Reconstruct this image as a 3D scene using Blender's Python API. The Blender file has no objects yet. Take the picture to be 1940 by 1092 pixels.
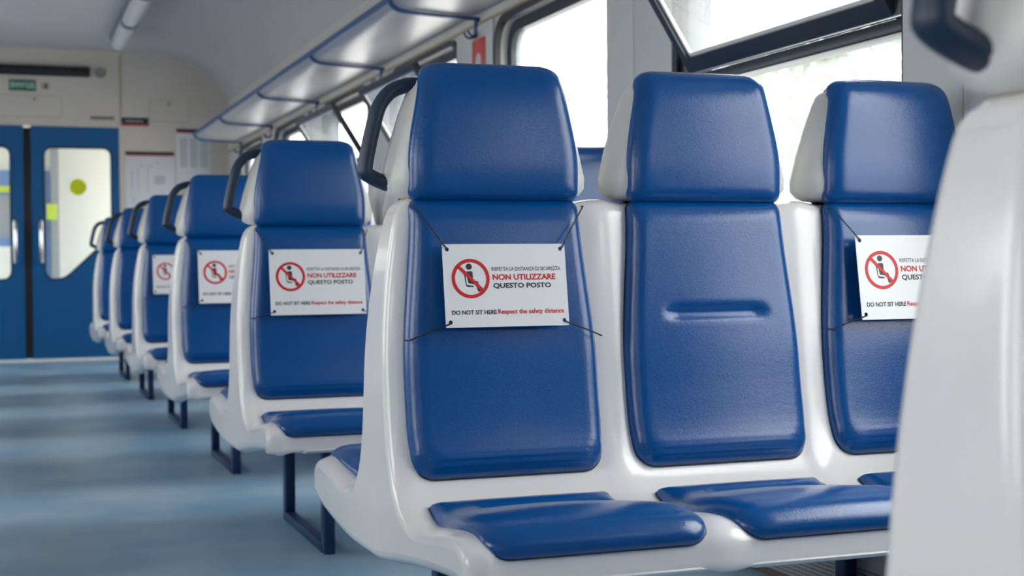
import bpy, bmesh, math, random
from mathutils import Vector, Matrix
from mathutils.geometry import tessellate_polygon
random.seed(7)
scene = bpy.context.scene
COL = scene.collection

# ------------------------------------------------------------------ camera
F_PX = 2700.0
yaw = math.atan(970 / F_PX); pitch = math.radians(-0.95); roll = math.radians(-0.5)
fw = Vector((math.sin(yaw) * math.cos(pitch), math.cos(yaw) * math.cos(pitch), math.sin(pitch)))
rt0 = Vector((math.cos(yaw), -math.sin(yaw), 0)); up0 = rt0.cross(fw)
rt = rt0 * math.cos(roll) + up0 * math.sin(roll); up = up0 * math.cos(roll) - rt0 * math.sin(roll)
cam_d = bpy.data.cameras.new('camera'); cam = bpy.data.objects.new('camera', cam_d); COL.objects.link(cam)
cam_d.sensor_width = 36.0; cam_d.lens = F_PX / 1940 * 36.0
cam_d.clip_start = 0.02; cam_d.clip_end = 500
M = Matrix((rt, up, -fw)).transposed().to_4x4(); M.translation = Vector((0, 0, 0.81))
cam.matrix_world = M
cam_d.dof.use_dof = True; cam_d.dof.focus_distance = 2.62; cam_d.dof.aperture_fstop = 5.6
scene.camera = cam

# ------------------------------------------------------------------ sky, exposure
w = bpy.data.worlds.new('overcast_sky'); scene.world = w; w.use_nodes = True
bg = w.node_tree.nodes['Background']
bg.inputs[0].default_value = (1.0, 0.99, 0.985, 1)
_nt = w.node_tree; _tc = _nt.nodes.new('ShaderNodeTexCoord'); _sp = _nt.nodes.new('ShaderNodeSeparateXYZ')
_mx = _nt.nodes.new('ShaderNodeMath'); _mx.operation = 'MAXIMUM'; _mx.inputs[1].default_value = 0.0
_ma = _nt.nodes.new('ShaderNodeMath'); _ma.operation = 'MULTIPLY_ADD'; _ma.inputs[1].default_value = 1.3; _ma.inputs[2].default_value = 0.65
_nt.links.new(_tc.outputs['Generated'], _sp.inputs[0]); _nt.links.new(_sp.outputs['Z'], _mx.inputs[0])   # overcast: zenith three times the horizon
_nt.links.new(_mx.outputs[0], _ma.inputs[0]); _nt.links.new(_ma.outputs[0], bg.inputs[1])
scene.view_settings.view_transform = 'Standard'; scene.view_settings.look = 'None'
scene.view_settings.gamma = 1.0; scene.view_settings.use_curve_mapping = False
scene.view_settings.exposure = 2.75
scene.cycles.use_denoising = True
scene.cycles.max_bounces = 10; scene.cycles.diffuse_bounces = 6; scene.cycles.glossy_bounces = 4
scene.cycles.transparent_max_bounces = 16; scene.cycles.transmission_bounces = 6
scene.cycles.sample_clamp_indirect = 6.0

# ------------------------------------------------------------------ materials
MATS = {}
def mat(name, col, rough=0.5, metal=0.0, spec=0.5, bump=None, noise=None, coat=0.0, emit=None):
    """bump=(scale, strength, distance); noise=(scale, amount): soft colour variation"""
    m = bpy.data.materials.new(name); m.use_nodes = True; nt = m.node_tree; b = nt.nodes['Principled BSDF']
    b.inputs['Base Color'].default_value = (*col, 1); b.inputs['Roughness'].default_value = rough
    b.inputs['Metallic'].default_value = metal; b.inputs['Specular IOR Level'].default_value = spec
    b.inputs['Coat Weight'].default_value = coat
    if coat: b.inputs['Coat Roughness'].default_value = 0.08
    tc = nt.nodes.new('ShaderNodeTexCoord')
    if noise:
        n = nt.nodes.new('ShaderNodeTexNoise'); n.inputs['Scale'].default_value = noise[0]; n.inputs['Detail'].default_value = 5
        r = nt.nodes.new('ShaderNodeValToRGB'); a = noise[1]
        r.color_ramp.elements[0].position = 0.3; r.color_ramp.elements[1].position = 0.7
        r.color_ramp.elements[0].color = (*[c * (1 - a) for c in col], 1)
        r.color_ramp.elements[1].color = (*[min(1, c * (1 + a)) for c in col], 1)
        nt.links.new(tc.outputs['Object'], n.inputs['Vector']); nt.links.new(n.outputs['Fac'], r.inputs['Fac'])
        nt.links.new(r.outputs['Color'], b.inputs['Base Color'])
    if bump:
        n = nt.nodes.new('ShaderNodeTexNoise'); n.inputs['Scale'].default_value = bump[0]; n.inputs['Detail'].default_value = 3
        bp = nt.nodes.new('ShaderNodeBump'); bp.inputs['Strength'].default_value = bump[1]; bp.inputs['Distance'].default_value = bump[2]
        nt.links.new(tc.outputs['Object'], n.inputs['Vector']); nt.links.new(n.outputs['Fac'], bp.inputs['Height'])
        nt.links.new(bp.outputs['Normal'], b.inputs['Normal'])
    if emit:
        b.inputs['Emission Color'].default_value = (*emit[0], 1); b.inputs['Emission Strength'].default_value = emit[1]
    MATS[name] = m; return m

mat('white_plastic', (0.785, 0.762, 0.755), 0.22, spec=0.5, coat=0.35, noise=(9, 0.02))
mat('ivory_plastic', (0.74, 0.72, 0.68), 0.35, noise=(14, 0.03))
mat('navy_handle', (0.010, 0.026, 0.06), 0.42, bump=(420, 0.35, 0.001))
mat('navy_metal', (0.008, 0.026, 0.095), 0.35)
mat('rack_blue', (0.01, 0.06, 0.2), 0.4)
mat('cord_black', (0.02, 0.02, 0.022), 0.6)
mat('sign_white', (0.80, 0.80, 0.80), 0.4)
mat('print_red', (0.58, 0.002, 0.006), 0.5)
mat('print_dark', (0.022, 0.022, 0.026), 0.5)
mat('cream_wall', (0.62, 0.56, 0.505), 0.45, noise=(2.5, 0.04))
mat('side_wall', (0.62, 0.60, 0.57), 0.42, noise=(3, 0.03))
mat('pillar_grey', (0.60, 0.60, 0.59), 0.40, noise=(3, 0.03))
mat('ceiling_paint', (0.50, 0.50, 0.525), 0.5, noise=(1.5, 0.04))
mat('rubber_black', (0.012, 0.014, 0.018), 0.45)
mat('window_navy', (0.022, 0.03, 0.042), 0.32)
mat('alu', (0.75, 0.76, 0.78), 0.28, metal=1.0)
mat('white_trim', (0.8, 0.8, 0.78), 0.4)
mat('door_blue', (0.001, 0.095, 0.27), 0.38, noise=(4, 0.05))
mat('door_gasket', (0.006, 0.006, 0.008), 0.6)
mat('chrome', (0.8, 0.8, 0.82), 0.15, metal=1.0)
mat('display_black', (0.006, 0.006, 0.007), 0.25)
mat('speaker_grey', (0.28, 0.28, 0.26), 0.6)
mat('exit_green', (0.004, 0.16, 0.07), 0.4)
mat('poster_white', (0.72, 0.72, 0.74), 0.5)
mat('poster_navy', (0.02, 0.015, 0.03), 0.5)
mat('poster_grey', (0.52, 0.53, 0.57), 0.5)
mat('sticker_red', (0.6, 0.05, 0.05), 0.4)
mat('reflection_lime', (0.60, 0.74, 0.02), 0.4)  # colour of the painted lime reflections in the vestibule
mat('sticker_yellow', (0.70, 0.76, 0.0), 0.4)
mat('sticker_tan', (0.42, 0.36, 0.26), 0.5)
mat('rack_sheet', (0.50, 0.49, 0.50), 0.33, metal=0.45, bump=(60, 0.05, 0.002))
mat('lamp_diffuser', (0.66, 0.68, 0.72), 0.25)
mat('lamp_housing', (0.16, 0.21, 0.30), 0.4)
mat('gangway_grey', (0.30, 0.32, 0.34), 0.5)
mat('light_blue', (0.12, 0.25, 0.55), 0.4)
mat('vestibule_cream', (0.84, 0.82, 0.74), 0.5)
mat('ballast', (0.28, 0.28, 0.27), 0.9, noise=(3, 0.15))
mat('concrete', (0.72, 0.72, 0.70), 0.85, noise=(1, 0.06))
mat('mast_steel', (0.55, 0.60, 0.66), 0.5)
mat('bark', (0.16, 0.12, 0.09), 0.9)
mat('leaf_green', (0.06, 0.10, 0.045), 0.8, noise=(2, 0.2))

def m_vinyl():
    m = mat('blue_vinyl', (0.0, 0.068, 0.258), 0.21, spec=0.52); nt = m.node_tree; b = nt.nodes['Principled BSDF']
    tc = nt.nodes.new('ShaderNodeTexCoord')
    mul = nt.nodes.new('ShaderNodeTexNoise'); mul.inputs['Scale'].default_value = 240; mul.inputs['Detail'].default_value = 3; mul.inputs['Distortion'].default_value = 1.5
    nt.links.new(tc.outputs['Object'], mul.inputs['Vector'])
    n2 = nt.nodes.new('ShaderNodeTexNoise'); n2.inputs['Scale'].default_value = 70; n2.inputs['Detail'].default_value = 5; n2.inputs['Distortion'].default_value = 1.2
    nt.links.new(tc.outputs['Object'], n2.inputs['Vector'])
    ad = nt.nodes.new('ShaderNodeMath'); ad.operation = 'MULTIPLY_ADD'; ad.inputs[1].default_value = 0.6
    nt.links.new(n2.outputs['Fac'], ad.inputs[0]); nt.links.new(mul.outputs[0], ad.inputs[2])
    bp = nt.nodes.new('ShaderNodeBump'); bp.inputs['Strength'].default_value = 0.30; bp.inputs['Distance'].default_value = 0.0008
    nt.links.new(ad.outputs[0], bp.inputs['Height']); nt.links.new(bp.outputs['Normal'], b.inputs['Normal'])
m_vinyl()

def m_glass(name, haze):
    m = bpy.data.materials.new(name); m.use_nodes = True; nt = m.node_tree; nt.nodes.clear()
    out = nt.nodes.new('ShaderNodeOutputMaterial'); tr = nt.nodes.new('ShaderNodeBsdfTransparent'); gl = nt.nodes.new('ShaderNodeBsdfGlossy')
    tl = nt.nodes.new('ShaderNodeBsdfTranslucent'); fr = nt.nodes.new('ShaderNodeFresnel'); fr.inputs['IOR'].default_value = 1.45
    tr.inputs[0].default_value = (0.96, 0.98, 0.97, 1); tl.inputs[0].default_value = (0.9, 0.93, 0.92, 1); gl.inputs['Roughness'].default_value = 0.02
    m1 = nt.nodes.new('ShaderNodeMixShader'); m1.inputs[0].default_value = haze
    m2 = nt.nodes.new('ShaderNodeMixShader')
    nt.links.new(tr.outputs[0], m1.inputs[1]); nt.links.new(tl.outputs[0], m1.inputs[2])
    ge = nt.nodes.new('ShaderNodeNewGeometry'); sb = nt.nodes.new('ShaderNodeMath'); sb.operation = 'SUBTRACT'; sb.use_clamp = True
    nt.links.new(fr.outputs[0], sb.inputs[0]); nt.links.new(ge.outputs['Backfacing'], sb.inputs[1])   # reflect once per pane
    nt.links.new(sb.outputs[0], m2.inputs[0]); nt.links.new(m1.outputs[0], m2.inputs[1]); nt.links.new(gl.outputs[0], m2.inputs[2])
    nt.links.new(m2.outputs[0], out.inputs[0]); MATS[name] = m
m_glass('hazy_glass', 0.10); m_glass('door_glass', 0.04)  # haze mixes in a milky veil that pales the view outside

def m_floor():
    m = mat('floor_lino', (0.10, 0.19, 0.29), 0.36, spec=0.5); nt = m.node_tree; b = nt.nodes['Principled BSDF']
    tc = nt.nodes.new('ShaderNodeTexCoord')
    n1 = nt.nodes.new('ShaderNodeTexNoise'); n1.inputs['Scale'].default_value = 2.2; n1.inputs['Detail'].default_value = 6
    r1 = nt.nodes.new('ShaderNodeValToRGB'); r1.color_ramp.elements[0].position = 0.35; r1.color_ramp.elements[1].position = 0.68
    r1.color_ramp.elements[0].color = (0.17, 0.32, 0.48, 1); r1.color_ramp.elements[1].color = (0.34, 0.45, 0.54, 1)
    n2 = nt.nodes.new('ShaderNodeTexNoise'); n2.inputs['Scale'].default_value = 160; n2.inputs['Detail'].default_value = 2
    r2 = nt.nodes.new('ShaderNodeValToRGB'); r2.color_ramp.elements[0].position = 0.66; r2.color_ramp.elements[1].position = 0.74
    r2.color_ramp.elements[0].color = (0, 0, 0, 1); r2.color_ramp.elements[1].color = (1, 1, 1, 1)
    mx = nt.nodes.new('ShaderNodeMix'); mx.data_type = 'RGBA'; mx.inputs['B'].default_value = (0.45, 0.55, 0.62, 1)
    for n in (n1, n2): nt.links.new(tc.outputs['Object'], n.inputs['Vector'])
    nt.links.new(n1.outputs['Fac'], r1.inputs['Fac']); nt.links.new(n2.outputs['Fac'], r2.inputs['Fac'])
    sc = nt.nodes.new('ShaderNodeMath'); sc.operation = 'MULTIPLY'; sc.inputs[1].default_value = 0.35
    nt.links.new(r2.outputs['Color'], sc.inputs[0]); nt.links.new(sc.outputs[0], mx.inputs['Factor'])
    nt.links.new(r1.outputs['Color'], mx.inputs['A']); nt.links.new(mx.outputs['Result'], b.inputs['Base Color'])
m_floor()

def m_perforated():
    m = mat('perforated_steel', (0.42, 0.41, 0.40), 0.45, metal=0.2); nt = m.node_tree; b = nt.nodes['Principled BSDF']
    tc = nt.nodes.new('ShaderNodeTexCoord'); sp = nt.nodes.new('ShaderNodeSeparateXYZ'); nt.links.new(tc.outputs['Object'], sp.inputs[0])
    def cell(sock, k):
        a = nt.nodes.new('ShaderNodeMath'); a.operation = 'MULTIPLY'; a.inputs[1].default_value = k; nt.links.new(sock, a.inputs[0])
        f = nt.nodes.new('ShaderNodeMath'); f.operation = 'FRACT'; nt.links.new(a.outputs[0], f.inputs[0])
        s = nt.nodes.new('ShaderNodeMath'); s.operation = 'SUBTRACT'; s.inputs[1].default_value = 0.5; nt.links.new(f.outputs[0], s.inputs[0])
        q = nt.nodes.new('ShaderNodeMath'); q.operation = 'POWER'; q.inputs[1].default_value = 2; nt.links.new(s.outputs[0], q.inputs[0]); return q.outputs[0]
    ad = nt.nodes.new('ShaderNodeMath'); nt.links.new(cell(sp.outputs['Y'], 115), ad.inputs[0]); nt.links.new(cell(sp.outputs['Z'], 100), ad.inputs[1])
    lt = nt.nodes.new('ShaderNodeMath'); lt.operation = 'LESS_THAN'; lt.inputs[1].default_value = 0.075; nt.links.new(ad.outputs[0], lt.inputs[0])
    z = nt.nodes.new('ShaderNodeMath'); z.operation = 'LESS_THAN'; z.inputs[1].default_value = 0.1; nt.links.new(sp.outputs['Z'], z.inputs[0])
    ml = nt.nodes.new('ShaderNodeMath'); ml.operation = 'MULTIPLY'; nt.links.new(lt.outputs[0], ml.inputs[0]); nt.links.new(z.outputs[0], ml.inputs[1])
    mx = nt.nodes.new('ShaderNodeMix'); mx.data_type = 'RGBA'; mx.inputs['A'].default_value = (0.52, 0.51, 0.50, 1); mx.inputs['B'].default_value = (0.01, 0.01, 0.01, 1)
    nt.links.new(ml.outputs[0], mx.inputs['Factor']); nt.links.new(mx.outputs['Result'], b.inputs['Base Color'])
m_perforated()

# ------------------------------------------------------------------ helpers
def mesh(name, verts, faces, m, smooth=True, angle=None):
    me = bpy.data.meshes.new(name); me.from_pydata([tuple(v) for v in verts], [], faces)
    bm = bmesh.new(); bm.from_mesh(me); bmesh.ops.recalc_face_normals(bm, faces=bm.faces); bm.to_mesh(me); bm.free()
    me.materials.append(MATS[m])
    if smooth:
        me.polygons.foreach_set('use_smooth', [True] * len(me.polygons))
        if angle: me.set_sharp_from_angle(angle=math.radians(angle))
    me.update(); return me

def link(name, me, parent=None, loc=(0, 0, 0), rot=(0, 0, 0)):
    o = bpy.data.objects.new(name, me); COL.objects.link(o); o.location = loc; o.rotation_euler = rot
    if parent: o.parent = parent
    return o

def tag(o, label=None, cat=None, group=None, kind=None):
    if label: o['label'] = label
    if cat: o['category'] = cat
    if group: o['group'] = group
    if kind: o['kind'] = kind
    return o

def empty(name, loc=(0, 0, 0), rot=(0, 0, 0), parent=None):
    e = link(name, None, parent, loc, rot); e.empty_display_size = 0.05; return e

def box_me(name, c, s, m, bev=0.0, seg=2):
    bm = bmesh.new(); bmesh.ops.create_cube(bm, size=1)
    for v in bm.verts: v.co = Vector((v.co.x * s[0] + c[0], v.co.y * s[1] + c[1], v.co.z * s[2] + c[2]))
    if bev: bmesh.ops.bevel(bm, geom=bm.edges[:], offset=bev, segments=seg, affect='EDGES', profile=0.5)
    me = bpy.data.meshes.new(name); bm.to_mesh(me); bm.free(); me.materials.append(MATS[m])
    if bev:
        me.polygons.foreach_set('use_smooth', [True] * len(me.polygons)); me.set_sharp_from_angle(angle=math.radians(50))
    return me
def box(name, c, s, m, parent=None, bev=0.0): return link(name, box_me(name, c, s, m, bev), parent)

def catmull(pts, n=8):
    P = [Vector(p) for p in pts]; P = [P[0] * 2 - P[1]] + P + [P[-1] * 2 - P[-2]]; out = []
    for i in range(1, len(P) - 2):
        for k in range(n):
            t = k / n; a, b, c, d = P[i - 1], P[i], P[i + 1], P[i + 2]
            out.append(0.5 * ((2 * b) + (c - a) * t + (2 * a - 5 * b + 4 * c - d) * t * t + (3 * b - a - 3 * c + d) * t ** 3))
    out.append(P[-2].copy()); return out

def tube_me(name, path, r, m, seg=10, ry=None, upv=(0, 1, 0), square=False, cap=True):
    """sweep an ellipse (r in the plane across, ry along upv) or a square bar along a path"""
    P = [Vector(p) for p in path]; U = Vector(upv); ry = ry or r; V = []; Fc = []
    if square: sec = [(-1, -1), (1, -1), (1, 1), (-1, 1)]
    else: sec = [(math.cos(2 * math.pi * k / seg), math.sin(2 * math.pi * k / seg)) for k in range(seg)]
    n = len(sec)
    for i, p in enumerate(P):
        t = (P[min(i + 1, len(P) - 1)] - P[max(i - 1, 0)]).normalized()
        a = t.cross(U)
        if a.length < 1e-4: a = t.cross(Vector((1, 0, 0)))
        a.normalize(); b = a.cross(t).normalized()
        for (cx, cy) in sec: V.append(p + a * cx * r + b * cy * ry)
    for i in range(len(P) - 1):
        for k in range(n): Fc.append((i * n + k, i * n + (k + 1) % n, (i + 1) * n + (k + 1) % n, (i + 1) * n + k))
    if cap: Fc.append(tuple(range(n - 1, -1, -1))); Fc.append(tuple(range((len(P) - 1) * n, len(P) * n)))
    return mesh(name, V, Fc, m, smooth=True, angle=45)

def rrect(x0, x1, y0, y1, r=0.0, n=6):
    if r <= 0: return [(x0, y0), (x1, y0), (x1, y1), (x0, y1)]
    out = []
    for cx, cy, a0 in ((x1 - r, y0 + r, -90), (x1 - r, y1 - r, 0), (x0 + r, y1 - r, 90), (x0 + r, y0 + r, 180)):
        for k in range(n + 1):
            a = math.radians(a0 + 90 * k / n); out.append((cx + r * math.cos(a), cy + r * math.sin(a)))
    return out
def circ(cx, cy, r, n=24): return [(cx + r * math.cos(2 * math.pi * k / n), cy + r * math.sin(2 * math.pi * k / n)) for k in range(n)]

def shape_me(name, loops, d0, d1, fn, m, smooth=False):
    """flat plate with holes: loops in 2D, depth d0..d1, fn(a, b, depth) -> 3D"""
    tris = tessellate_polygon([[Vector((a, b, 0)) for a, b in lp] for lp in loops])
    flat = [p for lp in loops for p in lp]; N = len(flat)
    V = [fn(a, b, d0) for a, b in flat] + [fn(a, b, d1) for a, b in flat]
    Fc = [tuple(t) for t in tris] + [tuple(i + N for i in reversed(t)) for t in tris]
    off = 0
    for lp in loops:
        n = len(lp)
        for k in range(n): Fc.append((off + k, off + (k + 1) % n, off + (k + 1) % n + N, off + k + N))
        off += n
    return mesh(name, V, Fc, m, smooth=smooth, angle=35)

def text_me(name, s, m, width, height, bold=0.0, depth=0.0):
    """lettering fitted to a box (0..width, 0..height) in the local xy plane"""
    cu = bpy.data.curves.new(name, 'FONT'); cu.body = s; cu.size = 1.0; cu.offset = bold; cu.resolution_u = 3; cu.fill_mode = 'FRONT'
    o = bpy.data.objects.new('tmp', cu); COL.objects.link(o)
    me = bpy.data.meshes.new_from_object(o.evaluated_get(bpy.context.evaluated_depsgraph_get()))
    bpy.data.objects.remove(o); bpy.data.curves.remove(cu)
    xs = [v.co.x for v in me.vertices]; ys = [v.co.y for v in me.vertices if True]
    x0, x1, y0, y1 = min(xs), max(xs), min(ys), max(ys)
    for v in me.vertices: v.co = Vector(((v.co.x - x0) / (x1 - x0) * width, (v.co.y - y0) / (y1 - y0) * height, depth))
    me.materials.clear(); me.materials.append(MATS[m]); me.name = name; return me

# ------------------------------------------------------------------ carriage dimensions
XR, XL, XC = 1.955, -1.495, 0.23             # inner faces of the side walls, centre line
Y0, Y1 = -3.2, 13.0                          # rear and door end of the saloon
ZC = 2.71
WIN = [(2.76 + 1.675 * k, 3.92 + 1.675 * k) for k in range(-3, 6)]
WZ0, WZ1 = 0.68, 1.81

def S(o): return tag(o, kind='structure')
# floor
S(box('floor', (XC, (Y0 + 14.4) / 2, -0.03), (3.6, 14.4 - Y0 + 0.2, 0.06), 'floor_lino'))
# side walls with window openings
def side_wall(name, x, sgn):
    holes = [rrect(a, b, WZ0, WZ1, 0.11, 8) for a, b in WIN]
    me = shape_me(name, [rrect(Y0, Y1, 0.0, 2.33)] + holes, 0.0, 0.09, lambda a, b, d: (x + sgn * d, a, b), 'side_wall')
    return S(link(name, me))
wall_right = side_wall('wall_right', XR, 1); wall_left = side_wall('wall_left', XL, -1)
# pillar panels (two per pillar with a seam between), only where the saloon shows them
for k in range(len(WIN) - 1):
    a, b = WIN[k][1] + 0.024, WIN[k + 1][0] - 0.001; c = a + (b - a) * 0.56
    for j, (p, q) in enumerate(((a, c - 0.0025), (c + 0.0025, b))):
        # keep clear of the rounded window corners
        link('wall_panel', box_me('wall_panel', (XR - 0.007, (p + q) / 2, (0.20 + 1.835) / 2), (0.0145, q - p, 1.635), 'pillar_grey', 0.002), wall_right)
    for zz in (1.0, 1.335):
        link('screw', mesh('screw', [(XR - 0.0165, c - 0.05 + 0.006 * math.cos(t * math.pi / 4), zz + 0.006 * math.sin(t * math.pi / 4)) for t in range(8)] +
             [(XR - 0.0140, c - 0.05 + 0.006 * math.cos(t * math.pi / 4), zz + 0.006 * math.sin(t * math.pi / 4)) for t in range(8)],
             [tuple(range(8))] + [(t, (t + 1) % 8, (t + 1) % 8 + 8, t + 8) for t in range(8)], 'speaker_grey', False), wall_right)
# belt rail under the rack
link('cove_strip', box_me('cove_strip', (XR - 0.006, (Y0 + Y1) / 2, 1.845), (0.012, Y1 - Y0, 0.012), 'sticker_tan', 0.002), wall_right)

# ceiling: coved profile swept along the car, 25 mm thick
arc = [(1.13, 2.71), (1.35, 2.70), (1.56, 2.655), (1.74, 2.565), (1.86, 2.46), (1.925, 2.37), (1.955, 2.30)]
prof = catmull([(XC, 2.715, 0)] + [(a, b, 0) for a, b in arc], 6)
prof = [(p.x, p.y) for p in prof]; prof = [(2 * XC - a, b) for a, b in reversed(prof)] + prof[1:]
ys = [Y0, Y1]; V = []; Fc = []
for (a, b) in prof:
    dx = 0.03 * (a - XC) / 1.7
    V += [(a, Y0, b), (a, Y1, b), (a + dx, Y0, b + 0.05), (a + dx, Y1, b + 0.05)]
for i in range(len(prof) - 1):
    j = 4 * i; Fc += [(j, j + 1, j + 5, j + 4), (j + 2, j + 6, j + 7, j + 3), (j, j + 4, j + 6, j + 2), (j + 1, j + 3, j + 7, j + 5)]
ceiling = S(link('ceiling', mesh('ceiling', V, Fc, 'ceiling_paint', True, 40)))
for k, yy in enumerate([y for y in (3.4, 5.05, 6.7, 8.35, 10.0, 11.65)]):
    pts = [(a, yy, b - 0.0015) for a, b in prof if 0.2 < a < 1.94] ; 
    link('seam', tube_me('seam', [(a, yy, b) for a, b in prof if -1.4 < a < 1.94], 0.003, 'poster_grey', 6, upv=(0, 1, 0)), ceiling)

# end wall with the door opening
DX0, DX1, DZ = -0.55, 1.01, 2.05
outer = [(XL, 0), (DX0, 0), (DX0, DZ), (DX1, DZ), (DX1, 0), (XR, 0)] + [(a, b) for a, b in reversed(prof) if True]
wall_end = S(link('wall_back', shape_me('wall_back', [outer], Y1, Y1 + 0.08, lambda a, b, d: (a, d, b), 'cream_wall')))
link('panel_joint', box_me('panel_joint', (1.02, Y1 - 0.004, 2.37), (0.014, 0.008, 0.62), 'sticker_tan', 0.002), wall_end)
# rear wall behind the camera
S(link('wall_front', shape_me('wall_front', [[(XL, 0), (XR, 0)] + [(a, b) for a, b in reversed(prof)]], Y0 - 0.06, Y0, lambda a, b, d: (a, d, b), 'cream_wall')))
S(box('trim_1', (0.23, Y1 - 0.03, 0.012), (1.56, 0.07, 0.024), 'white_trim', bev=0.004))

# ------------------------------------------------------------------ windows
def xfn(x, sgn): return lambda a, b, d: (x + sgn * d, a, b)
def window(n, a, b, x, sgn, vent, full=True):
    e = empty('window_%d' % n, (x, (a + b) / 2, WZ0)); S(e)
    inv = Matrix.Translation(-Vector((x, (a + b) / 2, WZ0)))
    def part(name, me, par=e):
        me.transform(inv); return link(name, me, par)
    part('gasket', shape_me('gasket', [rrect(a - .022, b + .022, WZ0 - .022, WZ1 + .022, .13, 8), rrect(a + .006, b - .006, WZ0 + .006, WZ1 - .006, .105, 8)], -.012, .012, xfn(x, sgn), 'rubber_black'))
    part('frame', shape_me('frame', [rrect(a, b, WZ0, WZ1, .11, 8), rrect(a + .045, b - .045, WZ0 + .045, WZ1 - .045, .08, 8)], .045, .088, xfn(x, sgn), 'window_navy'))
    if not vent:
        part('pane', shape_me('pane', [rrect(a + .03, b - .03, WZ0 + .03, WZ1 - .03, .09, 8)], .064, .069, xfn(x, sgn), 'hazy_glass'))
        return
    # lower fixed pane, transom and an inward tilting sash
    part('pane', shape_me('pane', [rrect(a + .03, b - .03, WZ0 + .03, 1.35, .02, 3)], .064, .069, xfn(x, sgn), 'hazy_glass'))
    part('transom', box_me('transom', (x + sgn * .045, (a + b) / 2, 1.356), (.07, b - a - .004, .034), 'window_navy', .004))
    part('transom_strip', box_me('transom_strip', (x + sgn * .006, (a + b) / 2, 1.3755), (.012, b - a - .01, .005), 'alu', .001))
    part('jamb', box_me('jamb', (x + sgn * .03, b - .03, 1.565), (.055, .05, .39), 'window_navy', .004))
    part('jamb', box_me('jamb', (x + sgn * .03, a + .03, 1.565), (.055, .05, .39), 'window_navy', .004))
    hx, hz, tilt, H = x + sgn * .015, 1.382, math.radians(32), 0.40
    ca, sa = math.cos(tilt), math.sin(tilt)
    def sf(q, t, d): return (hx - sgn * (t * sa) + sgn * d * ca, q, hz + t * ca + d * sa)
    y0, y1 = a + .06, b - .06
    s = part('sash', shape_me('sash', [rrect(y0, y1, 0, H, .01, 2), rrect(y0 + .032, y1 - .032, .05, H - .032, .01, 2)], -.012, .016, sf, 'window_navy'))
    part('lit_inner_edge', shape_me('lit_inner_edge', [rrect(y0 + .030, y1 - .030, .048, H - .030, .01, 2), rrect(y0 + .042, y1 - .042, .060, H - .042, .006, 2)], .000, .010, sf, 'white_trim'), s)  # white ring stands in for the light along the inner sash edge
    part('sash_pane', shape_me('sash_pane', [rrect(y0 + .033, y1 - .033, .051, H - .033, .008, 2)], .004, .008, sf, 'hazy_glass'), s)
vents = {3, 5, 6}
for k, (a, b) in enumerate(WIN): window(k + 1, a, b, XR, 1, k in vents)
for k, (a, b) in enumerate(WIN): window(k + 1 + len(WIN), a, b, XL, -1, False)

# ------------------------------------------------------------------ sliding end doors (two leaves with glazed cut-outs)
def leaf(n, xa, xb, mirror):
    x0, x1 = (xa, xb)
    def mx(a): return x0 + x1 - a if mirror else a
    e = empty('door_%d' % n, ((x0 + x1) / 2, Y1 + 0.035, 0)); S(e); inv = Matrix.Translation(-e.location)
    W = x1 - x0
    # five cornered window, long side next to the seam
    base = [(.115, 1.855), (.115, .735), (.245, .705), (W - .075, 1.105), (W - .075, 1.855)]
    def rounded(P, r, n=6):
        out = []
        for i in range(len(P)):
            p0, p, p2 = Vector(P[i - 1]), Vector(P[i]), Vector(P[(i + 1) % len(P)])
            u = (p0 - p).normalized(); v = (p2 - p).normalized(); rr = r[i]
            A = p + u * rr; B = p + v * rr
            for k in range(n + 1):
                t = k / n; q = A * (1 - t) ** 2 + p * 2 * t * (1 - t) + B * t * t; out.append((q.x, q.y))
        return out
    rad = [.07, .06, .10, .02, .07]
    loop = [(mx(x0 + a), b) for a, b in rounded(base, rad)]
    grow = [(.103, 1.867), (.103, .722), (.25, .690), (W - .063, 1.098), (W - .063, 1.867)]
    gl = [(mx(x0 + a), b) for a, b in rounded(grow, [.08, .07, .11, .02, .08])]
    yf = lambda a, b, d: (a, Y1 + d, b)
    def part(name, me, par=e): me.transform(inv); return link(name, me, par)
    part('door_leaf', shape_me('door_leaf', [rrect(x0, x1, .025, DZ - .005), loop], .015, .055, yf, 'door_blue'))
    part('window_gasket', shape_me('window_gasket', [gl, loop], .008, .02, yf, 'door_gasket'))
    gme = part('glass', shape_me('glass', [loop], .032, .037, yf, 'door_glass'))
    xe = x0 + .0 if not mirror else x1
    s = 1 if not mirror else -1
    part('edge_seal', box_me('edge_seal', (xe - s * .0152, Y1 + .035, 1.03), (.0294, .056, 2.0), 'door_gasket', .006))
    hx = xe + s * .075
    h = part('pull_handle', tube_me('pull_handle', [(hx, Y1 + .015, 1.225), (hx, Y1 - .03, 1.215), (hx, Y1 - .045, 1.19), (hx, Y1 - .045, .89), (hx, Y1 - .03, .865), (hx, Y1 + .015, .855)], .016, 'chrome', 10, upv=(1, 0, 0)))
    return e, part
SEAM = 0.235
d1, part1 = leaf(1, SEAM + .03, 1.005, False); d2, part2 = leaf(2, -.54, SEAM - .03, True)
dot = link('door_sticker', shape_me('door_sticker', [circ(.655, 1.52, .072, 28)], .0285, .0305, lambda a, b, d: (a, Y1 + d, b), 'sticker_yellow'))
tag(dot, 'round yellow-green sticker on the glass of the right blue door leaf', 'sticker')

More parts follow.
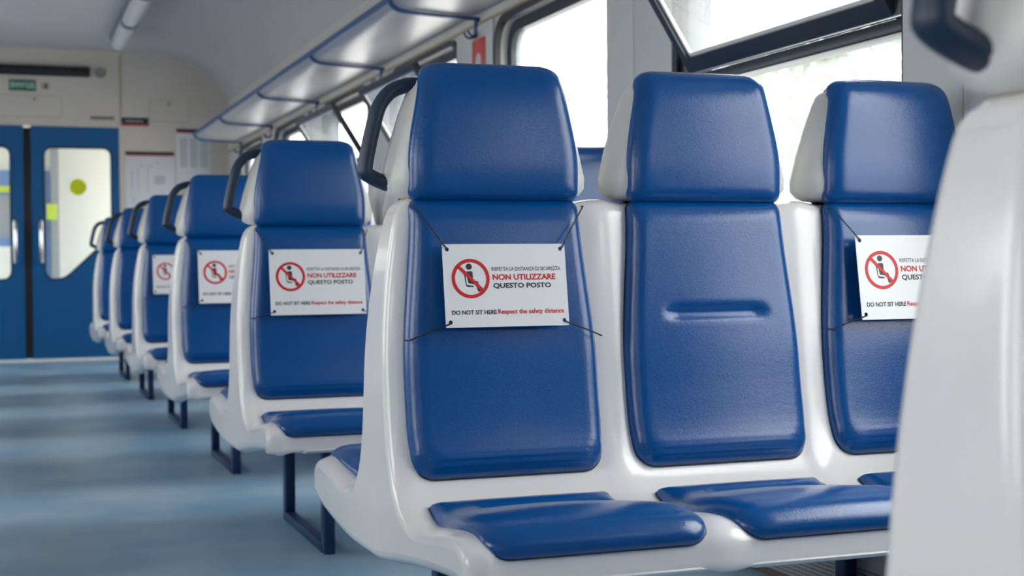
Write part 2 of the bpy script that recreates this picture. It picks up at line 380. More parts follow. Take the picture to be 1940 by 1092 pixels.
# vestibule behind the doors
VY = 14.3
vest = S(link('wall_vestibule', shape_me('wall_vestibule', [[(XL, 0), (XR, 0), (XR, 2.5), (XL, 2.5)]], VY, VY + .06, lambda a, b, d: (a, d, b), 'vestibule_cream')))
for nm, x, sg in (('wall_vestibule_right', XR, 1), ('wall_vestibule_left', XL, -1)):
    S(link(nm, shape_me(nm, [rrect(Y1 + .08, VY, 0, 2.5), rrect(Y1 + .16, VY - .08, .25, 2.3, .08)], 0, .06, xfn(x, sg), 'vestibule_cream')))  # unseen side openings, made wide so daylight brightens the vestibule
S(box('ceiling_vestibule', (XC, (Y1 + .08 + VY) / 2, 2.53), (3.5, VY - Y1 - .08, .06), 'vestibule_cream'))
g = empty('gangway_door', (0.06, VY - .03, 0)); tag(g, 'pale blue gangway door with grey window seen through the blue door glass', 'door')
def gp(name, x0, x1, z0, z1, y0, y1, m): return link(name, box_me(name, ((x0 + x1) / 2 - .06, (y0 + y1) / 2 - VY + .03, (z0 + z1) / 2), (x1 - x0, y1 - y0, z1 - z0), m, .004), g)
gp('door_leaf', -.40, .46, 0.02, 1.74, VY - .045, VY - .004, 'light_blue')
gp('window_pane', -.30, .40, 1.10, 1.50, VY - .052, VY - .046, 'gangway_grey')
gp('lower_panel', -.30, .40, .20, 1.02, VY - .052, VY - .046, 'vestibule_cream')
gp('door_post', .465, .54, 0.0, 2.0, VY - .10, VY - .004, 'gangway_grey')
s1 = link('lime_reflection', box_me('lime_reflection', (.475, VY - .103, 1.345), (.10, .003, .15), 'reflection_lime', .001)); tag(s1, 'square lime reflection painted as a patch on the grey gangway post behind the right leaf', 'sticker')  # a reflection, modelled as a lime coloured patch
s2 = link('lime_reflection', box_me('lime_reflection', (.045, VY - .055, 1.56), (.15, .003, .06), 'reflection_lime', .001)); tag(s2, 'lime reflection painted as a flat strip on the gangway door behind the left leaf', 'sticker')  # second reflection, likewise a coloured strip

# ------------------------------------------------------------------ end wall fittings
def on_end(name, x0, x1, z0, z1, m, depth=.01, bev=.003, parent=None, y=None):
    y = Y1 if y is None else y
    return link(name, box_me(name, ((x0 + x1) / 2, y - depth / 2, (z0 + z1) / 2), (x1 - x0, depth, z1 - z0), m, bev), parent)
def end_text(name, s, x0, x1, z0, z1, m, y, parent=None, bold=.0):
    return link(name, text_me(name, s, m, x1 - x0, z1 - z0, bold), parent, (x0, y, z0), (math.pi / 2, 0, 0))
e = empty('display_panel', (.2, Y1, 2.52)); tag(e, 'long black destination display above the blue doors', 'display')
link('housing', box_me('housing', (-.02, -.02, 0), (1.17, .04, .085), 'display_black', .006), e)
link('screen', box_me('screen', (-.02, -.0415, 0), (1.13, .003, .055), 'rubber_black', .001), e)
e = empty('speaker', (.853, Y1, 2.522)); tag(e, 'round grey loudspeaker grille beside the black display', 'speaker')
yf0 = lambda a, b, d: (a, -d, b)
link('rim', shape_me('rim', [circ(0, 0, .048, 28), circ(0, 0, .036, 28)], 0, .014, yf0, 'speaker_grey'), e)
link('grille', shape_me('grille', [circ(0, 0, .037, 28)], 0, .008, yf0, 'speaker_grey'), e)
e = empty('exit_sign', (.206, Y1, 2.39)); tag(e, 'green exit sign with white lettering above the doors', 'sign')
link('plate', box_me('plate', (0, -.004, 0), (.22, .008, .096), 'exit_green', .002), e)
link('lettering', text_me('lettering', 'ВИХІД', 'sign_white', .19, .05, .01), e, (-.095, -.0085, -.025), (math.pi / 2, 0, 0))
e = empty('pictogram', (.392, Y1, 2.388)); tag(e, 'small square tan pictogram right of the green exit sign', 'sign')
link('plate', box_me('plate', (0, -.003, 0), (.065, .006, .058), 'sticker_tan', .002), e)
link('symbol', box_me('symbol', (.004, -.007, 0), (.016, .002, .04), 'print_dark', .0005), e)
def hatch(x0, x1, z0, z1, locks, label):
    e = empty('access_panel', ((x0 + x1) / 2, Y1, z0)); tag(e, label, 'panel')
    W, H = x1 - x0, z1 - z0
    link('cover', shape_me('cover', [rrect(-W / 2, W / 2, 0, H, .02)], 0, .006, yf0, 'cream_wall'), e)
    link('joint', shape_me('joint', [rrect(-W / 2 - .005, W / 2 + .005, -.005, H + .005, .024), rrect(-W / 2, W / 2, 0, H, .02)], 0, .003, yf0, 'sticker_tan'), e)
    for lx in locks: link('lock', shape_me('lock', [circ(lx, H - .03, .015, 14)], .006, .011, yf0, 'speaker_grey'), e)
    return e
e = hatch(-.36, .523, 2.125, 2.305, (-.2, .22), 'wide hatch with two locks above the blue doors')
for k, x in enumerate((.03, .05, .07, .09, .125, .145)):
    link('print', box_me('print', (x - .02, -.0065, .115), (.012, .001, .035), 'poster_grey', 0), e)
hatch(1.268, 1.612, 2.108, 2.295, (0.0,), 'small square hatch with one lock near the luggage rack')
e = empty('notice_strip', (.866, Y1, 2.125)); tag(e, 'thin grey inscription strip above the right door corner', 'notice')
link('strip', box_me('strip', (0, -.002, 0), (.21, .004, .034), 'sticker_tan', .001), e)
for k in range(9): link('print', box_me('print', (-.085 + .021 * k, -.0045, 0), (.013, .001, .02), 'print_dark', 0), e)
e = empty('notice_plate', (1.143, Y1, 2.10)); tag(e, 'dark plate with a red lower edge beside the door top', 'notice')
link('plate', box_me('plate', (0, -.004, .006), (.232, .008, .056), 'poster_navy', .001), e)
link('red_edge', box_me('red_edge', (0, -.004, -.030), (.232, .008, .016), 'sticker_red', .001), e)
for k in range(7): link('print', box_me('print', (-.075 + .022 * k, -.0085, .006), (.014, .001, .014), 'poster_grey', 0), e)
def poster(x0, x1, z0, z1, bars, label):
    e = empty('poster', ((x0 + x1) / 2, Y1, z0)); tag(e, label, 'poster')
    W, H = x1 - x0, z1 - z0
    sh = link('sheet', box_me('sheet', (0, -.002, H / 2), (W, .004, H), 'poster_white', .0005), e)
    link('header', box_me('header', (0, -.006, H - .012), (W, .004, .026), 'poster_navy', .0005), e)
    link('red_line', box_me('red_line', (0, -.006, H - .031), (W, .004, .009), 'sticker_red', .0005), e)
    for (a, b, c, d) in bars: link('print', box_me('print', (a * W / 2, -.0045, b * H), (c * W, .001, d * H), 'poster_grey', 0), sh)
poster(1.058, 1.478, 1.22, 1.835, [(-.75, .6, .03, .25), (-.5, .62, .02, .3), (-.1, .62, .02, .4), (.4, .6, .22, .13), (.05, .8, .03, .05), (-.35, .8, .03, .05), (.3, .84, .03, .05), (-.7, .3, .02, .15), (.3, .3, .3, .1)],
       'white route map with a dark header beside the doors')
poster(1.50, 1.80, 1.52, 2.045, [(-.6, .6, .22, .5), (0, .6, .22, .5), (.6, .6, .22, .5)], 'white timetable in grey columns next to the rack end')

# ------------------------------------------------------------------ ceiling lamps
def lamp(y, label):
    e = empty('ceiling_lamp', (.93, y, ZC - .01)); tag(e, label, 'lamp', 'tube lamps along the ceiling')
    link('housing', box_me('housing', (0, 0, -.02), (.13, 1.14, .045), 'lamp_housing', .012), e)
    V = []; Fc = []; n = 16; L = [-.55, -.545, .545, .55]; R = [.056, .063, .063, .056]
    for yy, r in zip(L, R):
        for k in range(n): V.append((r * math.cos(2 * math.pi * k / n), yy, -.075 + r * .82 * math.sin(2 * math.pi * k / n)))
    for i in range(3):
        for k in range(n): Fc.append((i * n + k, i * n + (k + 1) % n, (i + 1) * n + (k + 1) % n, (i + 1) * n + k))
    Fc += [tuple(range(n)), tuple(range(3 * n, 4 * n))]
    link('diffuser', mesh('diffuser', V, Fc, 'lamp_diffuser', True, 40), e)
    for yy in (-.558, .558):
        link('end_cap', shape_me('end_cap', [[(.067 * math.cos(2 * math.pi * k / 20), -.075 + .056 * math.sin(2 * math.pi * k / 20)) for k in range(20)]], yy - .012, yy + .012, lambda a, b, d: (a, d, b), 'lamp_housing'), e)
lamp(11.45, 'off tube lamp on the ceiling, the one nearest the end doors')
lamp(10.25, 'off tube lamp on the ceiling, nearer the camera, cut by the top edge')

# ------------------------------------------------------------------ luggage rack along the right wall
rk = empty('luggage_rack', (XR, 4.0, 1.87)); tag(rk, 'long overhead luggage rack with pale sheets and blue rail above the windows', 'luggage rack')
ro = Vector((-XR, -4.0, -1.87))
def rp(name, me, par=rk): me.transform(Matrix.Translation(ro)); return link(name, me, par)
RX = 1.56; BR = [-2.35, -.72, .93, 2.57, 4.2, 5.83, 7.45, 9.1, 10.75, 12.2]
sec = [(RX, 1.925), (RX + .02, 1.905), (RX + .06, 1.893), (RX + .18, 1.884), (RX + .30, 1.880), (XR - .03, 1.884), (XR - .008, 1.90)]
sec = [(p.x, p.y) for p in catmull([(a, b, 0) for a, b in sec], 4)]
for k in range(len(BR) - 1):
    a, b = BR[k] + .004, BR[k + 1] - .004; V = []; Fc = []
    for (x, z) in sec: V += [(x, a, z), (x, b, z), (x, a, z + .004), (x, b, z + .004)]
    n = len(sec)
    for i in range(n - 1):
        j = 4 * i; Fc += [(j, j + 1, j + 5, j + 4), (j + 2, j + 6, j + 7, j + 3), (j, j + 4, j + 6, j + 2), (j + 1, j + 3, j + 7, j + 5)]
    Fc += [(0, 2, 3, 1), (4 * n - 4, 4 * n - 3, 4 * n - 1, 4 * n - 2)]
    rp('shelf_sheet', mesh('shelf_sheet', V, Fc, 'rack_sheet', True, 40))
rp('front_rail', tube_me('front_rail', [(RX - .006, BR[0], 1.93), (RX - .006, BR[-1], 1.93)], .014, 'rack_blue', 10, upv=(0, 0, 1)))
for y in BR:
    arm = catmull([(RX - .006, y, 1.925), (RX + .015, y, 1.898), (RX + .06, y, 1.882), (RX + .2, y, 1.873), (XR - .05, y, 1.868), (XR - .014, y, 1.868)], 4)
    br = rp('bracket', tube_me('bracket', arm, .006, 'rack_blue', 4, ry=.012, upv=(0, 1, 0), square=True))
    rp('bracket_foot', box_me('bracket_foot', (XR - .010, y, 1.828), (.020, .03, .09), 'rack_blue', .003), br)
    for dy in (-.05, .0):
        pth = catmull([(XR - .02, y + dy * .3, 1.80), (XR - .03, y + dy, 1.785), (XR - .055, y + dy * 1.1, 1.785), (XR - .07, y + dy * 1.1, 1.805)], 4)
        rp('coat_hook', tube_me('coat_hook', pth, .0045, 'navy_metal', 6, upv=(0, 1, 0)), br)

# red sticker on the wall by the window
e = empty('wall_sticker', (XR - .0155, 5.79, 1.66)); tag(e, 'red notice sticker on the wall between two windows below the rack', 'sticker')
link('sheet', box_me('sheet', (-.001, 0, .04), (.003, .17, .15), 'sticker_red', .0005), e)
link('emblem', shape_me('emblem', [circ(0, .02, .035, 20)], -.004, -.0026, lambda a, b, d: (d, a, b), 'poster_grey'), e)

# heater cover along the foot of the wall
hc = empty('heater_cover', (XR, 5.0, 0)); tag(hc, 'perforated steel heater cover along the foot of the window wall', 'heater')
for k in range(-4, 5):
    a, b = 5.0 + 1.62 * k - .8, 5.0 + 1.62 * k + .8
    if b > Y1: continue
    V = []; P2 = [(-.002, .0), (-.085, .0), (-.085, .115), (-.06, .15), (-.002, .155)]
    for yy in (a - 5, b - 5): V += [(x, yy, z + .012) for x, z in P2]
    n = len(P2); Fc = [(i, (i + 1) % n, (i + 1) % n + n, i + n) for i in range(n)] + [tuple(range(n)), tuple(range(n, 2 * n))]
    link('cover_panel', mesh('cover_panel', V, Fc, 'perforated_steel', False), hc)
link('base_trim', box_me('base_trim', (-.05, -.9, .007), (.09, 14.5, .014), 'bark', .002), hc)

# ------------------------------------------------------------------ the double bench
LB = 1.285                                       # length across the car
XA = 0.645                                       # aisle end in the world
SEAT_X = [0.222, 0.657, 1.092]                   # seat centres from the aisle end
half = [(-.0, .930), (-.026, .929), (-.045, .918), (-.054, .885), (-.066, .78), (-.079, .67), (-.093, .56), (-.112, .475), (-.142, .418),
        (-.19, .382), (-.26, .368), (-.36, .379), (-.45, .391), (-.512, .390), (-.545, .372), (-.553, .329)]
top_c = catmull([(a, b, 0) for a, b in half], 5)
top_c = [(p.x, p.y) for p in top_c]
END_R = [(.553, .329), (.548, .314), (.53, .302), (.44, .282), (.22, .262), (0, .264)]          # underside of the end panel, rear half
END_F = [(-.553, .329), (-.550, .324), (-.540, .321), (-.46, .321), (-.25, .300), (0, .264)]    # and front half, a little higher
MID = [(.553, .329), (.550, .323), (.543, .321), (.530, .330), (.3, .342), (0, .342)]
def cm2(P, n=5): return [(p.x, p.y) for p in catmull([(a, b, 0) for a, b in P], n)][1:]
U_R, U_F, U_M = cm2(END_R), cm2(END_F), cm2(MID)
def section(k):
    lerp = lambda A, B: [(a[0] * k + b[0] * (1 - k), a[1] * k + b[1] * (1 - k)) for a, b in zip(A, B)]
    f = top_c + lerp(U_F, [(-a, b) for a, b in U_M]); r = [(-a, b) for a, b in top_c] + lerp(U_R, U_M)
    return f + r[1:-1][::-1]
def sstep(t): t = max(0, min(1, t)); return t * t * (3 - 2 * t)
def shell_mesh():
    stations = []
    ends = [(0.0, .020, 1), (.002, .0125, 1), (.006, .007, 1), (.012, .003, 1), (.020, .0, 1), (.03, -.004, 1), (.040, -.004, 1), (.052, .0, .9), (.07, .003, .55), (.10, .003, 0)]
    for x, ins, k in ends: stations.append((x, ins, k))
    mids = []
    for xc in ((SEAT_X[0] + SEAT_X[1]) / 2, (SEAT_X[1] + SEAT_X[2]) / 2):
        mids += [(xc - .05, .003), (xc - .03, -.001), (xc - .012, -.004), (xc + .012, -.004), (xc + .03, -.001), (xc + .05, .003)]
    for x, ins in mids: stations.append((x, ins, 0))
    for x, ins, k in reversed(ends): stations.append((LB - x, ins, k))
    V = []; Fc = []
    for x, ins, k in stations:
        s = section(k); n = len(s)
        xe = min(x, LB - x); wgt = 1 - sstep(xe / .12); sg = 1 if x < LB / 2 else -1
        for i, (a, b) in enumerate(s):
            p0, p2 = s[i - 1], s[(i + 1) % n]; t = Vector((p2[0] - p0[0], p2[1] - p0[1]));
            t = t.normalized() if t.length > 1e-9 else Vector((1, 0))
            nrm = Vector((t.y, -t.x))            # inward or outward, fixed below
            V.append([x + sg * wgt * (.035 * (max(0, (b - .6) / .31)) ** 2), a, b, nrm, ins])
    n = len(section(0))
    q = section(0); ar = sum(q[i - 1][0] * q[i][1] - q[i][0] * q[i - 1][1] for i in range(n)); flip = 1 if ar > 0 else -1   # winding gives the outward side
    VV = [(v[0], v[1] - flip * v[3].x * v[4], v[2] - flip * v[3].y * v[4]) for v in V]
    m = len(stations)
    for j in range(m - 1):
        for i in range(n): Fc.append((j * n + i, j * n + (i + 1) % n, (j + 1) * n + (i + 1) % n, (j + 1) * n + i))
    # caps
    for j in (0, m - 1):
        loop = [Vector((VV[j * n + i][1], VV[j * n + i][2], 0)) for i in range(n)]
        for t in tessellate_polygon([loop]): Fc.append(tuple(j * n + i for i in t))
    me = mesh('bench_shell', VV, Fc, 'white_plastic', True, 62)
    for p in me.polygons:
        if len(p.vertices) == 3: p.use_smooth = False      # the flat end panels
    return me

PIPE = {}
class Prof:
    """arc-length curve in (y, z) with outward normals (towards the sitter)"""
    def __init__(s, pts):
        s.p = pts; s.l = [0]
        for a, b in zip(pts, pts[1:]): s.l.append(s.l[-1] + math.hypot(b[0] - a[0], b[1] - a[1]))
    def at(s, d):
        d = max(0, min(s.l[-1], d)); i = 0
        while i < len(s.l) - 2 and s.l[i + 1] < d: i += 1
        k = (d - s.l[i]) / max(1e-9, s.l[i + 1] - s.l[i]); a, b = s.p[i], s.p[i + 1]
        y, z = a[0] + (b[0] - a[0]) * k, a[1] + (b[1] - a[1]) * k
        j0, j1 = max(0, i - 2), min(len(s.p) - 1, i + 3)
        ty, tz = s.p[j1][0] - s.p[j0][0], s.p[j1][1] - s.p[j0][1]; L = math.hypot(ty, tz)
        return y, z, tz / L, -ty / L             # point, normal
    def find(s, fn):
        best = min(range(len(s.p)), key=lambda i: fn(*s.p[i])); return s.l[best]

def pad_mesh(name, pr, s0, s1, wfn, T, R, crown, corners, dents=(), nx=34, ns=44, rim=.008):
    """upholstered pad on a profile: wfn(k) half width at k=0..1 along it"""
    hs = (s1 - s0) / 2; sm = (s0 + s1) / 2; hw = max(wfn(0), wfn(.5), wfn(1))
    def dist(k):                                 # finer near the edges
        return math.copysign(1 - (1 - abs(k)) ** 1.9, k)
    V = []; Fc = []; idx = {}
    for i in range(nx + 1):
        for j in range(ns + 1):
            a, b = dist(-1 + 2 * i / nx), dist(-1 + 2 * j / ns); m = max(abs(a), abs(b))
            if m < 1e-6: qx = qs = 0.0; x = s = 0.0
            else:
                qx, qs = a / m * hw, b / m * hs
                corner = corners[0] if qs < 0 else corners[1]; cx, cs = hw - corner, hs - corner
                if abs(qx) > cx and abs(qs) > cs:
                    vx, vs = abs(qx) - cx, abs(qs) - cs; L = math.hypot(vx, vs)
                    # square corner to arc
                    t = corner / max(L, 1e-9)
                    qx, qs = math.copysign(cx + vx * t, qx), math.copysign(cs + vs * t, qs)
                x, s = qx * m, qs * m
            d = (1 - m) * min(hw, hs) if m > 0 else min(hw, hs)
            dd = min((1 - m) * hw, (1 - m) * hs) * 1.0
            e = min(1, dd / R); h = T * math.sqrt(max(0, 1 - (1 - e) ** 2))
            h += crown * (1 - (x / hw) ** 2) * (1 - (s / hs) ** 2)
            k = (s + hs) / (2 * hs); xx = x / hw * wfn(k)
            for (kx, ks, wx, ws, dep) in dents:
                fx = 1 - sstep((abs(xx - kx) - wx) / .025); t = (s + hs - ks)
                f = math.exp(-(t / ws) ** 2) if t < 0 else math.exp(-(t / (ws * .45)) ** 2)
                h -= dep * fx * f
            if m > .9999: h = 0
            y, z, ny, nz = pr.at(sm + s); idx[i, j] = len(V); V.append((xx, y + ny * h, z + nz * h))
    for i in range(nx):
        for j in range(ns): Fc.append((idx[i, j], idx[i + 1, j], idx[i + 1, j + 1], idx[i, j + 1]))
    # skirt into the shell and a closed back
    ring = [(i, 0) for i in range(nx + 1)] + [(nx, j) for j in range(1, ns + 1)] + [(i, ns) for i in range(nx - 1, -1, -1)] + [(0, j) for j in range(ns - 1, 0, -1)]
    base = len(V)
    for (i, j) in ring:
        x, y, z = V[idx[i, j]]; b = dist(-1 + 2 * j / ns)
        # normal at the ring point
        best = min(range(len(pr.p)), key=lambda q: (pr.p[q][0] - y) ** 2 + (pr.p[q][1] - z) ** 2); _, _, ny, nz = pr.at(pr.l[best])
        V.append((x * .992, y - ny * rim, z - nz * rim))
    n = len(ring)
    loop = [Vector(V[idx[q]]) for q in ring]; loop += loop[:2]
    PIPE[name] = tube_me('piping', loop, .0016, 'cord_black', 5, upv=(.3, .5, .8), cap=False)
    for k in range(n): Fc.append((idx[ring[k]], idx[ring[(k + 1) % n]], base + (k + 1) % n, base + k))
    return mesh(name, V, Fc, 'blue_vinyl', True, 75)

shell_prof = Prof(top_c)
sb0 = shell_prof.find(lambda y, z: abs(z - .9235) + (1 if y > -.03 else 0)); sb1 = shell_prof.find(lambda y, z: abs(z - .430) + (1 if y < -.3 else 0))
def wback(k): return .166 + .022 * sstep(k / .62) - .006 * sstep((k - .8) / .2)
crease_s = (.925 - .703)
ME = {}
ME['bench_shell'] = shell_mesh()
ME['back_cushion'] = pad_mesh('back_cushion', shell_prof, sb0, sb1, wback, .031, .032, .004, (.018, .040), dents=[(0, crease_s, .088, .013, .011)], nx=40, ns=110)
ss0 = shell_prof.find(lambda y, z: abs(y + .175)); ss1 = shell_prof.find(lambda y, z: abs(y + .547) + abs(z - .366))
def wseat(k): return .170 + .020 * sstep(k / .7)
ME['seat_cushion'] = pad_mesh('seat_cushion', shell_prof, ss0, ss1, wseat, .024, .040, .010, (.008, .042), dents=[(0.02, .085, .10, .024, .016)], nx=40, ns=48)
hp = [(0.0, 1.162), (-.022, 1.160), (-.040, 1.146), (-.047, 1.115), (-.052, 1.05), (-.056, .985), (-.053, .926)]
hp = [(p.x, p.y) for p in catmull([(a, b, 0) for a, b in hp], 6)]; head_prof = Prof(hp)
def whead(k): return .138 + .028 * sstep(k / .75)
ME['headrest_cushion'] = pad_mesh('headrest_cushion', head_prof, 0.002, head_prof.l[-1] - .001, whead, .027, .030, .004, (.032, .018), nx=34, ns=40)

def headshell():
    V = []; Fc = []
    lev = [(.934, .160, .040), (.936, .176, .050), (.942, .189, .058), (.955, .199, .063), (.975, .200, .064), (1.03, .187, .060), (1.09, .168, .055), (1.13, .152, .050), (1.15, .142, .045), (1.158, .134, .036), (1.162, .12, .02)]
    for z, wd, dp in lev:
        q = [(wd, .006), (wd - .004, .018), (wd - .018, dp * .78), (wd - .034, dp * .93), (wd - .06, dp)]
        front = [(a, b) for a, b in q]
        loop = front + [(-a, b) for a, b in reversed(front)] + [(-a, -b) for a, b in front] + [(a, -b) for a, b in reversed(front)]
        V += [(a, b, z) for a, b in loop]
    n = 20
    for j in range(len(lev) - 1):
        for i in range(n): Fc.append((j * n + i, j * n + (i + 1) % n, (j + 1) * n + (i + 1) % n, (j + 1) * n + i))
    Fc += [tuple(range(n)), tuple(range((len(lev) - 1) * n, len(lev) * n))]
    return mesh('headrest_shell', V, Fc, 'ivory_plastic', True, 55)
ME['headrest_shell'] = headshell()
hx = -XA
hpath = catmull([(.745 + hx, 0, 1.146), (.715 + hx, 0, 1.144), (.684 + hx, 0, 1.131), (.662 + hx, 0, 1.103), (.650 + hx, 0, 1.063), (.641 + hx, 0, 1.025), (.6345 + hx, 0, .990), (.637 + hx, 0, .979), (.662 + hx, 0, .966), (.700 + hx, 0, .953)], 5)
ME['handle'] = tube_me('handle', hpath, .0140, 'navy_handle', 14, ry=.019, upv=(0, 1, 0))
ME['leg'] = box_me('leg', (0, 0, .165), (.032, .046, .33), 'navy_metal', .004)
ME['foot_bar'] = box_me('foot_bar', (0, 0, .014), (.034, .57, .028), 'navy_metal', .003)
ME['cross_beam'] = box_me('cross_beam', (0, 0, .318), (.05, .66, .036), 'navy_metal', .003)
ME['long_beam'] = box_me('long_beam', (LB / 2, 0, .315), (LB - .16, .05, .04), 'navy_metal', .003)
ME['connector'] = box_me('connector', (0, 0, 0.922), (.10, .05, .03), 'rubber_black', .004)

def bench(y, label):
    e = empty('train_bench', (XA, y, 0)); tag(e, label, 'bench', 'back-to-back triple benches along the window wall')
    link('bench_shell', ME['bench_shell'], e)
    for sx in SEAT_X:
        link('headrest_shell', ME['headrest_shell'], e, (sx, 0, 0)); link('connector', ME['connector'], e, (sx, 0, 0))
        for r in (0, math.pi):
            for nm in ('back_cushion', 'seat_cushion', 'headrest_cushion'): 
                o = link(nm, ME[nm], e, (sx, 0, 0), (0, 0, r))
                if nm != 'headrest_cushion': link('piping', PIPE[nm], o)
                if r and nm == 'headrest_cushion': o.scale = (.80, .85, 1)
    link('handle', ME['handle'], e)
    for lx in (.215, 1.195):
        for ly in (-.285, .285): link('leg', ME['leg'], e, (lx, ly, 0))
        link('foot_bar', ME['foot_bar'], e, (lx, 0, 0)); link('cross_beam', ME['cross_beam'], e, (lx, 0, 0))
    link('long_beam', ME['long_beam'], e)
    return e
BY = [0.865, 2.56, 4.23, 5.89, 7.57, 9.24, 10.9]
BL = ['blurred white triple bench end at the right edge, closest to the camera',
      'large white and blue triple bench in focus with signs on two seats',
      'white and blue triple bench directly behind the large front bench',
      'third blue bench from the front, its sign half hidden',
      'fourth blue bench from the front, its sign mostly hidden',
      'blue bench without a sign just before the last one',
      'last blue bench by the end doors, only its edge showing']
for y, l in zip(BY, BL): bench(y, l)
for y in [BY[0] - 1.69] + BY:                    # unseen matching row across the aisle, added for the shade bands on the floor
    e = bench(y, 'matching blue and white triple bench across the aisle, outside the picture')
    e.location = (2 * XC - XA, y, 0); e.rotation_euler = (0, 0, math.pi); e['group'] = 'benches across the aisle'

# ------------------------------------------------------------------ hanging signs
def sign(yb, xl, zt, W, H, label, seat, zl):
    """board hung in front of a seat back; xl, zt: top left corner in the world"""
    tilt = math.radians(8.5)
    e = empty('warning_sign', (xl + W / 2, yb - .127 - .0, zt - H / 2)); tag(e, label, 'sign', 'no-sitting signs tied to the seat backs')
    rot = (math.pi / 2 - tilt, 0, 0)
    hx_, hz_, hr = W / 2 - .038 * W, H / 2 - .04 * W, .0165 * W
    holes = [circ(sx * hx_, sy * hz_, hr, 16) for sx in (-1, 1) for sy in (-1, 1)]
    # local board: x right, y up, z towards the viewer
    me = shape_me('board', [rrect(-W / 2, W / 2, -H / 2, H / 2, .008 * W, 3)] + holes, -.0008, .0008, lambda a, b, d: (a, b, d), 'sign_white')
    Rm = Matrix.Rotation(rot[0], 4, 'X')
    board = link('board', me, e, rot=rot)
    def X(f): return -W / 2 + f * W
    def Yy(f): return H / 2 - f * W * (H / W / .68)
    k = H / W / .68
    def put(name, s, m, x0, x1, y0, y1, bold, desc=0.0):
        hgt = (y1 - y0 + desc) * W * k
        link(name, text_me(name, s, m, (x1 - x0) * W, hgt, bold, .0011), board, (X(x0), Yy(y1 + desc), 0))
    put('lettering', 'RISPETTA LA DISTANZA DI SICUREZZA', 'print_dark', .387, .953, .190, .2215, .004)
    put('lettering', 'NON UTILIZZARE', 'print_red', .392, .908, .249, .298, .034)
    put('lettering', 'QUESTO POSTO', 'print_dark', .394, .868, .322, .371, .032)
    put('lettering', 'DO NOT SIT HERE', 'print_dark', .052, .410, .541, .577, .030)
    put('lettering', 'Respect the safety distance', 'print_red', .422, .962, .537, .577, .026, .010)
    cx, cy, R = X(.215), Yy(.283), .152 * W
    fl = lambda a, b, d: (a, b, d)
    link('prohibition_ring', shape_me('prohibition_ring', [circ(cx, cy, R, 48), circ(cx, cy, R - .027 * W, 48)], .0008, .0012, fl, 'print_red'), board)
    u = R - .014 * W; q = .7071; t = .0125 * W
    link('prohibition_bar', shape_me('prohibition_bar', [[(cx - u * q - t * q, cy + u * q - t * q), (cx - u * q + t * q, cy + u * q + t * q), (cx + u * q + t * q, cy - u * q + t * q), (cx + u * q - t * q, cy - u * q - t * q)]], .0012, .0015, fl, 'print_red'), board)
    def pt(a, b): return (cx + a * W, cy + b * W)
    P = lambda name, L: link(name, shape_me(name, L, .0008, .0011, fl, 'print_dark'), board)
    P('figure_head', [circ(*pt(-.010, .092), .024 * W, 20)])
    P('figure_body', [[pt(-.030, .056), pt(.012, .056), pt(.018, .045), pt(.018, -.020), pt(.052, -.020), pt(.060, -.030), pt(.076, -.098), pt(.055, -.102), pt(.040, -.045), pt(-.020, -.036), pt(-.026, .0)]])
    P('figure_seat', [[pt(-.050, .030), pt(-.042, .032), pt(-.034, -.048), pt(.020, -.056), pt(.020, -.066), pt(-.028, -.064), pt(-.040, -.055)]])
    # cords from the eyelets to the seat edges
    for (sx, sy, tx, tz) in ((-1, 1, -.166, .918), (1, 1, .164, .918), (-1, -1, -.186, zl), (1, -1, .186, zl)):
        p0 = Rm @ Vector((sx * hx_, sy * hz_, .0015))
        yy = -.088 if tz > .9 else -.122
        p1 = Vector((seat + tx - (xl + W / 2), yy + .127, tz - (zt - H / 2)))
        tuck = p1 + Vector((sx * .003, .016, 0))
        link('cord', tube_me('cord', [p0 + Vector((0, .004, 0)), p0 + Vector((sx * .003, -.002, sy * .003)), p0.lerp(p1, .5), p1, p1.lerp(tuck, .4), tuck], .0014, 'cord_black', 6, upv=(0, 1, 0)), e)
    return e
s1x, s3x = XA + SEAT_X[0], XA + SEAT_X[2]
sign(BY[1], .745, .848, .236, .151, 'large white no-sitting sign in the middle, on the front bench', s1x, .676)
sign(BY[1], 1.606, .863, .256, .170, 'white no-sitting sign on the right, cut off by the blurred bench', s3x, .676)
sign(BY[2], .732, .860, .282, .192, 'white no-sitting sign on the second bench, fully visible, left of centre', s1x, .66)
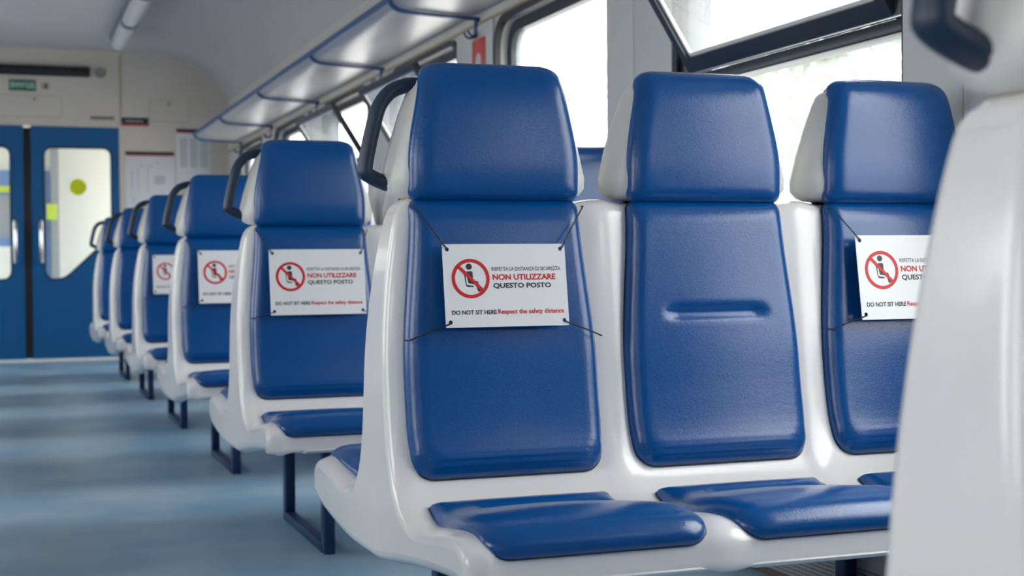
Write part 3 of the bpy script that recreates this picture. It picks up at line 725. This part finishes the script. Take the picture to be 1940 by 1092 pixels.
sign(BY[3], .744, .877, .310, .213, 'white no-sitting sign on the third bench, right half hidden', s1x, .65)
sign(BY[4], .733, .874, .296, .200, 'smallest white no-sitting sign, on the fourth bench', s1x, .65)

# ------------------------------------------------------------------ outside
S(box('ground_outside', (0, 8, -1.35), (160, 120, .1), 'ballast'))
e = empty('catenary_mast', (7.5, 14.1, -1.3)); tag(e, 'pale steel mast outside, seen through the tilted window sash', 'mast')
for dy in (-.14, .14): link('chord', box_me('chord', (0, dy, 4.5), (.08, .06, 9), 'mast_steel', .005), e)
for k in range(14):
    s = 1 if k % 2 else -1
    link('brace', tube_me('brace', [(0, -.14 * s, .3 + .6 * k), (0, .14 * s, .9 + .6 * k)], .02, 'mast_steel', 6, upv=(1, 0, 0)), e)
def tree(x, y, h, r, label):
    e = empty('tree', (x, y, -1.3)); tag(e, label, 'tree', 'trees outside the windows')
    link('trunk', tube_me('trunk', [(0, 0, 0), (.05, .03, h * .3), (0, .1, h * .6), (.1, 0, h * .85)], .16, 'bark', 8, upv=(0, 1, 0)), e)
    V = []; Fc = []
    for k in range(5200):
        u = random.random() ** .45; th = random.uniform(0, 6.283); ph = math.acos(random.uniform(-1, 1))
        lob = 1 + .25 * math.sin(3 * th + 1.3 * x) * math.sin(2 * ph)
        c = Vector((r * u * lob * math.sin(ph) * math.cos(th), r * u * lob * math.sin(ph) * math.sin(th), h * .62 + r * 1.15 * u * lob * math.cos(ph)))
        a = Vector((random.gauss(0, 1), random.gauss(0, 1), random.gauss(0, 1))).normalized(); b = a.orthogonal().normalized(); s = random.uniform(.08, .17)
        i = len(V); V += [c - a * s, c + b * s * .5, c + a * s, c - b * s * .5]; Fc.append((i, i + 1, i + 2, i + 3))
    cr = link('crown', mesh('crown', V, Fc, 'leaf_green', False), e); cr['kind'] = 'stuff'
tree(13.0, 20.5, 7.5, 2.9, 'pale green tree outside the near window, seen between the headrests')
tree(15.0, 27.5, 8.0, 3.0, 'pale taller tree outside, farther away behind the window transom')
